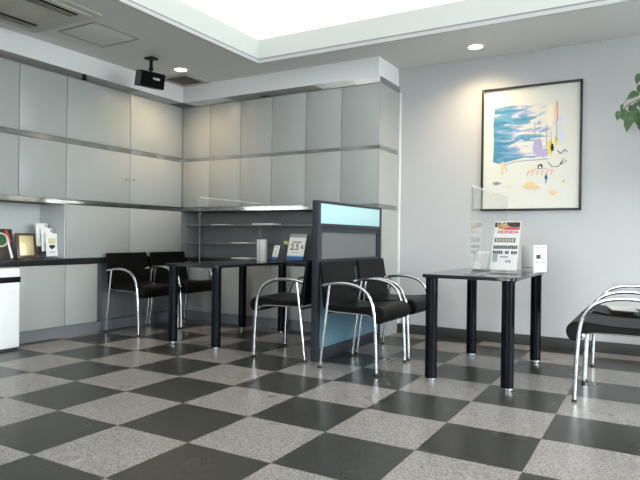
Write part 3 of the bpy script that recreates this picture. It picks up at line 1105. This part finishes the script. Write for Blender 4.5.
# brochures lying on the glass shelves and the far worktop
for x, y, z, w, d, h, lab in ((-.40, 3.13, 1.0705, .25, .18, .016, 'white brochures lying on the upper glass shelf'),
                              (-.70, 3.12, .8705, .22, .17, .008, 'white brochure lying on the lower glass shelf'),
                              (-.66, 3.10, .7015, .22, .20, .010, 'white brochure lying on the worktop of the dark niche'),
                              (-1.00, 3.12, 1.0705, .20, .16, .006, 'pale brochure on the upper glass shelf near the corner')):
    t = empty('brochure', (x, y, z), random.uniform(-.05, .05), lab, 'brochure', 'brochures in the dark niche')
    MB().box(-w / 2, w / 2, -d / 2, d / 2, 0, h, .001).build('pages', M['paper'], t)

# ================================================================== AWARD NICHE
wz = .7192
t = empty('award_plaque', (-1.60, .945, wz), 0, 'dark wooden award plaque with a green wreath and a red and white ribbon', 'plaque')
AM = facing((-.03, 0, .134), (1, -.12), math.radians(8))
pl = MB().box(-.105, .105, -.130, .130, -.010, .010, .004).build('board', M['dark_wood'], t, matrix=AM)
MB().lathe([(.048, .0102), (.048, .014), (.02, .016)], n=32).build('green_disc', M['green_felt'], t, matrix=AM @ Matrix.Translation((.005, .035, 0)))
b = MB()
ringp = [(.056 * math.cos(2 * PI * k / 36), .056 * math.sin(2 * PI * k / 36), .014) for k in range(37)]
b.tube(ringp, .007, 8, False)
b.build('wreath', M['wreath'], t, matrix=AM @ Matrix.Translation((.005, .035, 0)))
b = MB()
b.prism([(.040, .118), (.062, .118), (.092, .02), (.074, .012)], 'z', .0105, .013)
b.build('red_ribbon', M['red_ribbon'], t, smooth=False, matrix=AM)
b = MB()
b.prism([(.048, .055), (.064, .062), (.100, -.122), (.080, -.128)], 'z', .0135, .0155)
b.build('white_ribbon', M['white_ribbon'], t, smooth=False, matrix=AM)
MB().prism([(-.14, 0), (-.05, 0), (-.06, .14)], 'y', -.01, .01).build('easel_leg', M['dark_wood'], t, smooth=False)

t = empty('award_plaque', (-1.60, 1.185, wz), 0, 'walnut award plaque with a brass plate, beside the leaflet holder', 'plaque')
AM = facing((-.03, 0, .117), (1, -.12), math.radians(9))
MB().box(-.088, .088, -.113, .113, -.010, .010, .004).build('board', M['walnut'], t, matrix=AM)
bp_ = MB().box(-.062, .062, -.086, .090, .0102, .0125, .001).build('brass_plate', M['brass'], t, matrix=AM)
b = MB()
for k, (x0, x1) in enumerate(((-.03, .03), (-.045, .045), (-.045, .045), (-.045, .045), (-.045, .03), (-.02, .02))):
    b.box(x0, x1, .058 - k * .022, .062 - k * .022, .0126, .0130)
b.build('engraved_lines', M['gold_ink'], bp_, smooth=False, matrix=AM)
MB().prism([(-.14, 0), (-.05, 0), (-.06, .13)], 'y', -.01, .01).build('easel_leg', M['walnut'], t, smooth=False)

t = empty('leaflet_rack', (-1.58, 1.385, wz), 0, 'stepped clear rack of white leaflets in the niche corner', 'leaflet holder')
RMx = [(-.075, .235, .060), (-.035, .185, .034), (.005, .135, .016)]
for k, (x, z1, y) in enumerate(RMx):
    LM = facing((x, -y + .03, .012 + .115 + (2 - k) * .045), (1, -.2), math.radians(7))
    p = MB().box(-.052, .052, -.105, .105, -.003, .003).build('leaflet', M['paper'], t, smooth=False, matrix=LM)
    MB().box(-.056, .056, -.110, .02, .0045, .006).build('clear_pocket', M['acrylic'], t, smooth=False, matrix=LM)
    if k == 2:
        MB().box(-.030, .034, .010, .058, .0031, .0036).build('orange_photo', M['gold_ink'], p, smooth=False, matrix=LM)
        b = MB()
        b.prism([(-.020, -.002), (.026, -.002), (.030, -.022), (.0, -.044), (-.024, -.024)], 'z', .0031, .0036)
        b.build('dark_photo', M['ink'], p, smooth=False, matrix=LM)
        MB().box(-.02, .026, -.066, -.061, .0031, .0036).box(-.026, .030, -.078, -.074, .0031, .0036).build('printed_lines', M['grey_ink'], p, smooth=False, matrix=LM)
    else:
        MB().box(.030, .046, .070, .098, .0031, .0036).build('printed_mark', M['grey_ink'], p, smooth=False, matrix=LM)
MB().prism([(-.10, 0), (.03, 0), (.03, .010), (-.02, .012), (-.02, .055), (-.06, .057), (-.06, .10), (-.10, .10)], 'y', -.07, .05).build('clear_stand', M['acrylic'], t, smooth=False)

# white air purifier in front of the base cabinets
t = empty('air_purifier', (-1.362, .70, 0), 0, 'white floor-standing air purifier with a black band near its top', 'air purifier')
MB().box(-.088, .088, -.205, .205, .018, .665, .012, 3).build('housing', M['white_plastic'], t)
MB().box(.0885, .0935, -.190, .190, .040, .535, .004).build('front_panel', M['white_plastic'], t)
MB().box(.0880, .0915, -.2055, .2055, .548, .594, .0015).build('black_band', M['black_plastic'], t)
MB().box(-.080, .080, -.19, .19, .0, .0175).build('base', M['slot_dark'], t, smooth=False)
MB().box(.0937, .0950, .090, .165, .475, .515, .0006).build('control_pad', M['white_plastic'], t)

# ================================================================== POTTED TREE
t = empty('potted_tree', (3.52, 3.05, 0), 0, 'tall potted plant with heart-shaped green leaves against the grey wall', 'plant')
MB().lathe([(.12, 0), (.135, .01), (.165, .30), (.172, .33), (.160, .335), (.152, .30), (.02, .295)], n=32).build('pot', M['pot'], t)
MB().lathe([(.150, .2955), (.14, .302), (.02, .306)], n=24).build('soil', M['soil'], t)
tr = MB()
tr.tube(spline([(0, 0, .29), (.02, .01, .7), (-.03, 0, 1.2), (-.02, -.01, 1.7), (.02, .0, 2.1), (.03, 0, 2.35)], 5), .02, 10,
        rads=None)
trunk = tr.build('trunk', M['bark'], t)
lv = MB()
br = MB()


def leaf(p, d, up, ln, wd):
    """heart-shaped leaf from its stalk end p, pointing along d"""
    p, d, up = Vector(p), Vector(d).normalized(), Vector(up)
    s = d.cross(up).normalized()
    n = s.cross(d)
    prof = [(0.0, .0), (-.06, .22), (.02, .42), (.18, .50), (.40, .46), (.62, .32), (.82, .14), (1.0, 0)]
    mid = [lv.bm.verts.new(p + d * (max(a, 0) * ln) + n * (-.10 * ln * max(a, 0) ** 2)) for a, _ in prof[::1]]
    for sg_ in (-1, 1):
        ed = [lv.bm.verts.new(p + d * (a * ln) + s * (sg_ * w * wd) + n * (.10 * wd * (w / .5) - .10 * ln * max(a, 0) ** 2)) for a, w in prof]
        for i in range(len(prof) - 1):
            vs = [mid[i], ed[i], ed[i + 1], mid[i + 1]]
            if (vs[0].co - vs[3].co).length < 1e-6:
                vs = vs[:3]
            try:
                lv.bm.faces.new(vs if sg_ > 0 else vs[::-1])
            except ValueError:
                pass


base = Vector((3.52, 3.05, 0))
seen = [  # stalk end, direction, length, width
    ((3.105, 2.98, 2.20), (-.35, -.2, -.9), .10, .075),
    ((3.110, 3.00, 2.12), (-.3, -.1, -.9), .08, .065),
    ((3.085, 2.96, 2.055), (-.75, -.3, -.45), .105, .085),
    ((2.985, 2.99, 1.985), (-.15, .05, -1), .085, .030),
    ((2.975, 2.95, 1.925), (-.35, -.1, -.95), .085, .075),
    ((2.985, 2.94, 1.925), (.40, -.1, -.85), .125, .085),
    ((3.055, 2.96, 1.965), (-.35, .1, -.8), .075, .060),
    ((3.075, 2.98, 1.985), (-.1, -.1, -.9), .06, .045),
    ((3.060, 2.93, 1.925), (.22, -.1, -.95), .14, .10),
    ((3.040, 2.92, 1.855), (-.25, -.1, -.95), .115, .085),
    ((3.105, 2.95, 1.905), (.2, -.1, -.95), .11, .085),
    ((3.120, 2.95, 1.84), (.0, -.2, -1), .11, .085),
    ((3.115, 2.99, 2.00), (-.2, .0, -.9), .07, .06),
]
for p, d, ln, wd in seen:
    q = Vector(p) - base
    leaf(q, d, (-.35, -.9, .25), ln * .86, wd * .84)
    br.tube(spline([q + Vector((.16, .02, .10)), q + Vector((.06, .0, .055)), q], 3), .0022, 6)
for z in (1.85, 1.98, 2.10):
    br.tube(spline([(-.02, 0, z - .12), (-.12, -.03, z + .03), (-.26, -.05, z + .06)], 4), .006, 6)
rr = random.Random(11)
for k in range(95):
    a = rr.uniform(0, 2 * PI)
    r = rr.uniform(.10, .42)
    z = rr.uniform(1.45, 2.40)
    q = Vector((r * math.cos(a), r * math.sin(a) * .6 - .06, z))
    if q.x < -.27 or q.y > .30:
        continue
    leaf(q, (math.cos(a) * .6, math.sin(a) * .5 - .1, -.8), (math.cos(a), math.sin(a) - .3, .4), rr.uniform(.09, .14), rr.uniform(.07, .10))
    br.tube([(0, 0, max(.9, z - .22)), (q.x * .5, q.y * .5, z - .04), q], .003, 6)
lv.build('leaves', M['leaf'], t)
br.build('branches', M['bark'], trunk)
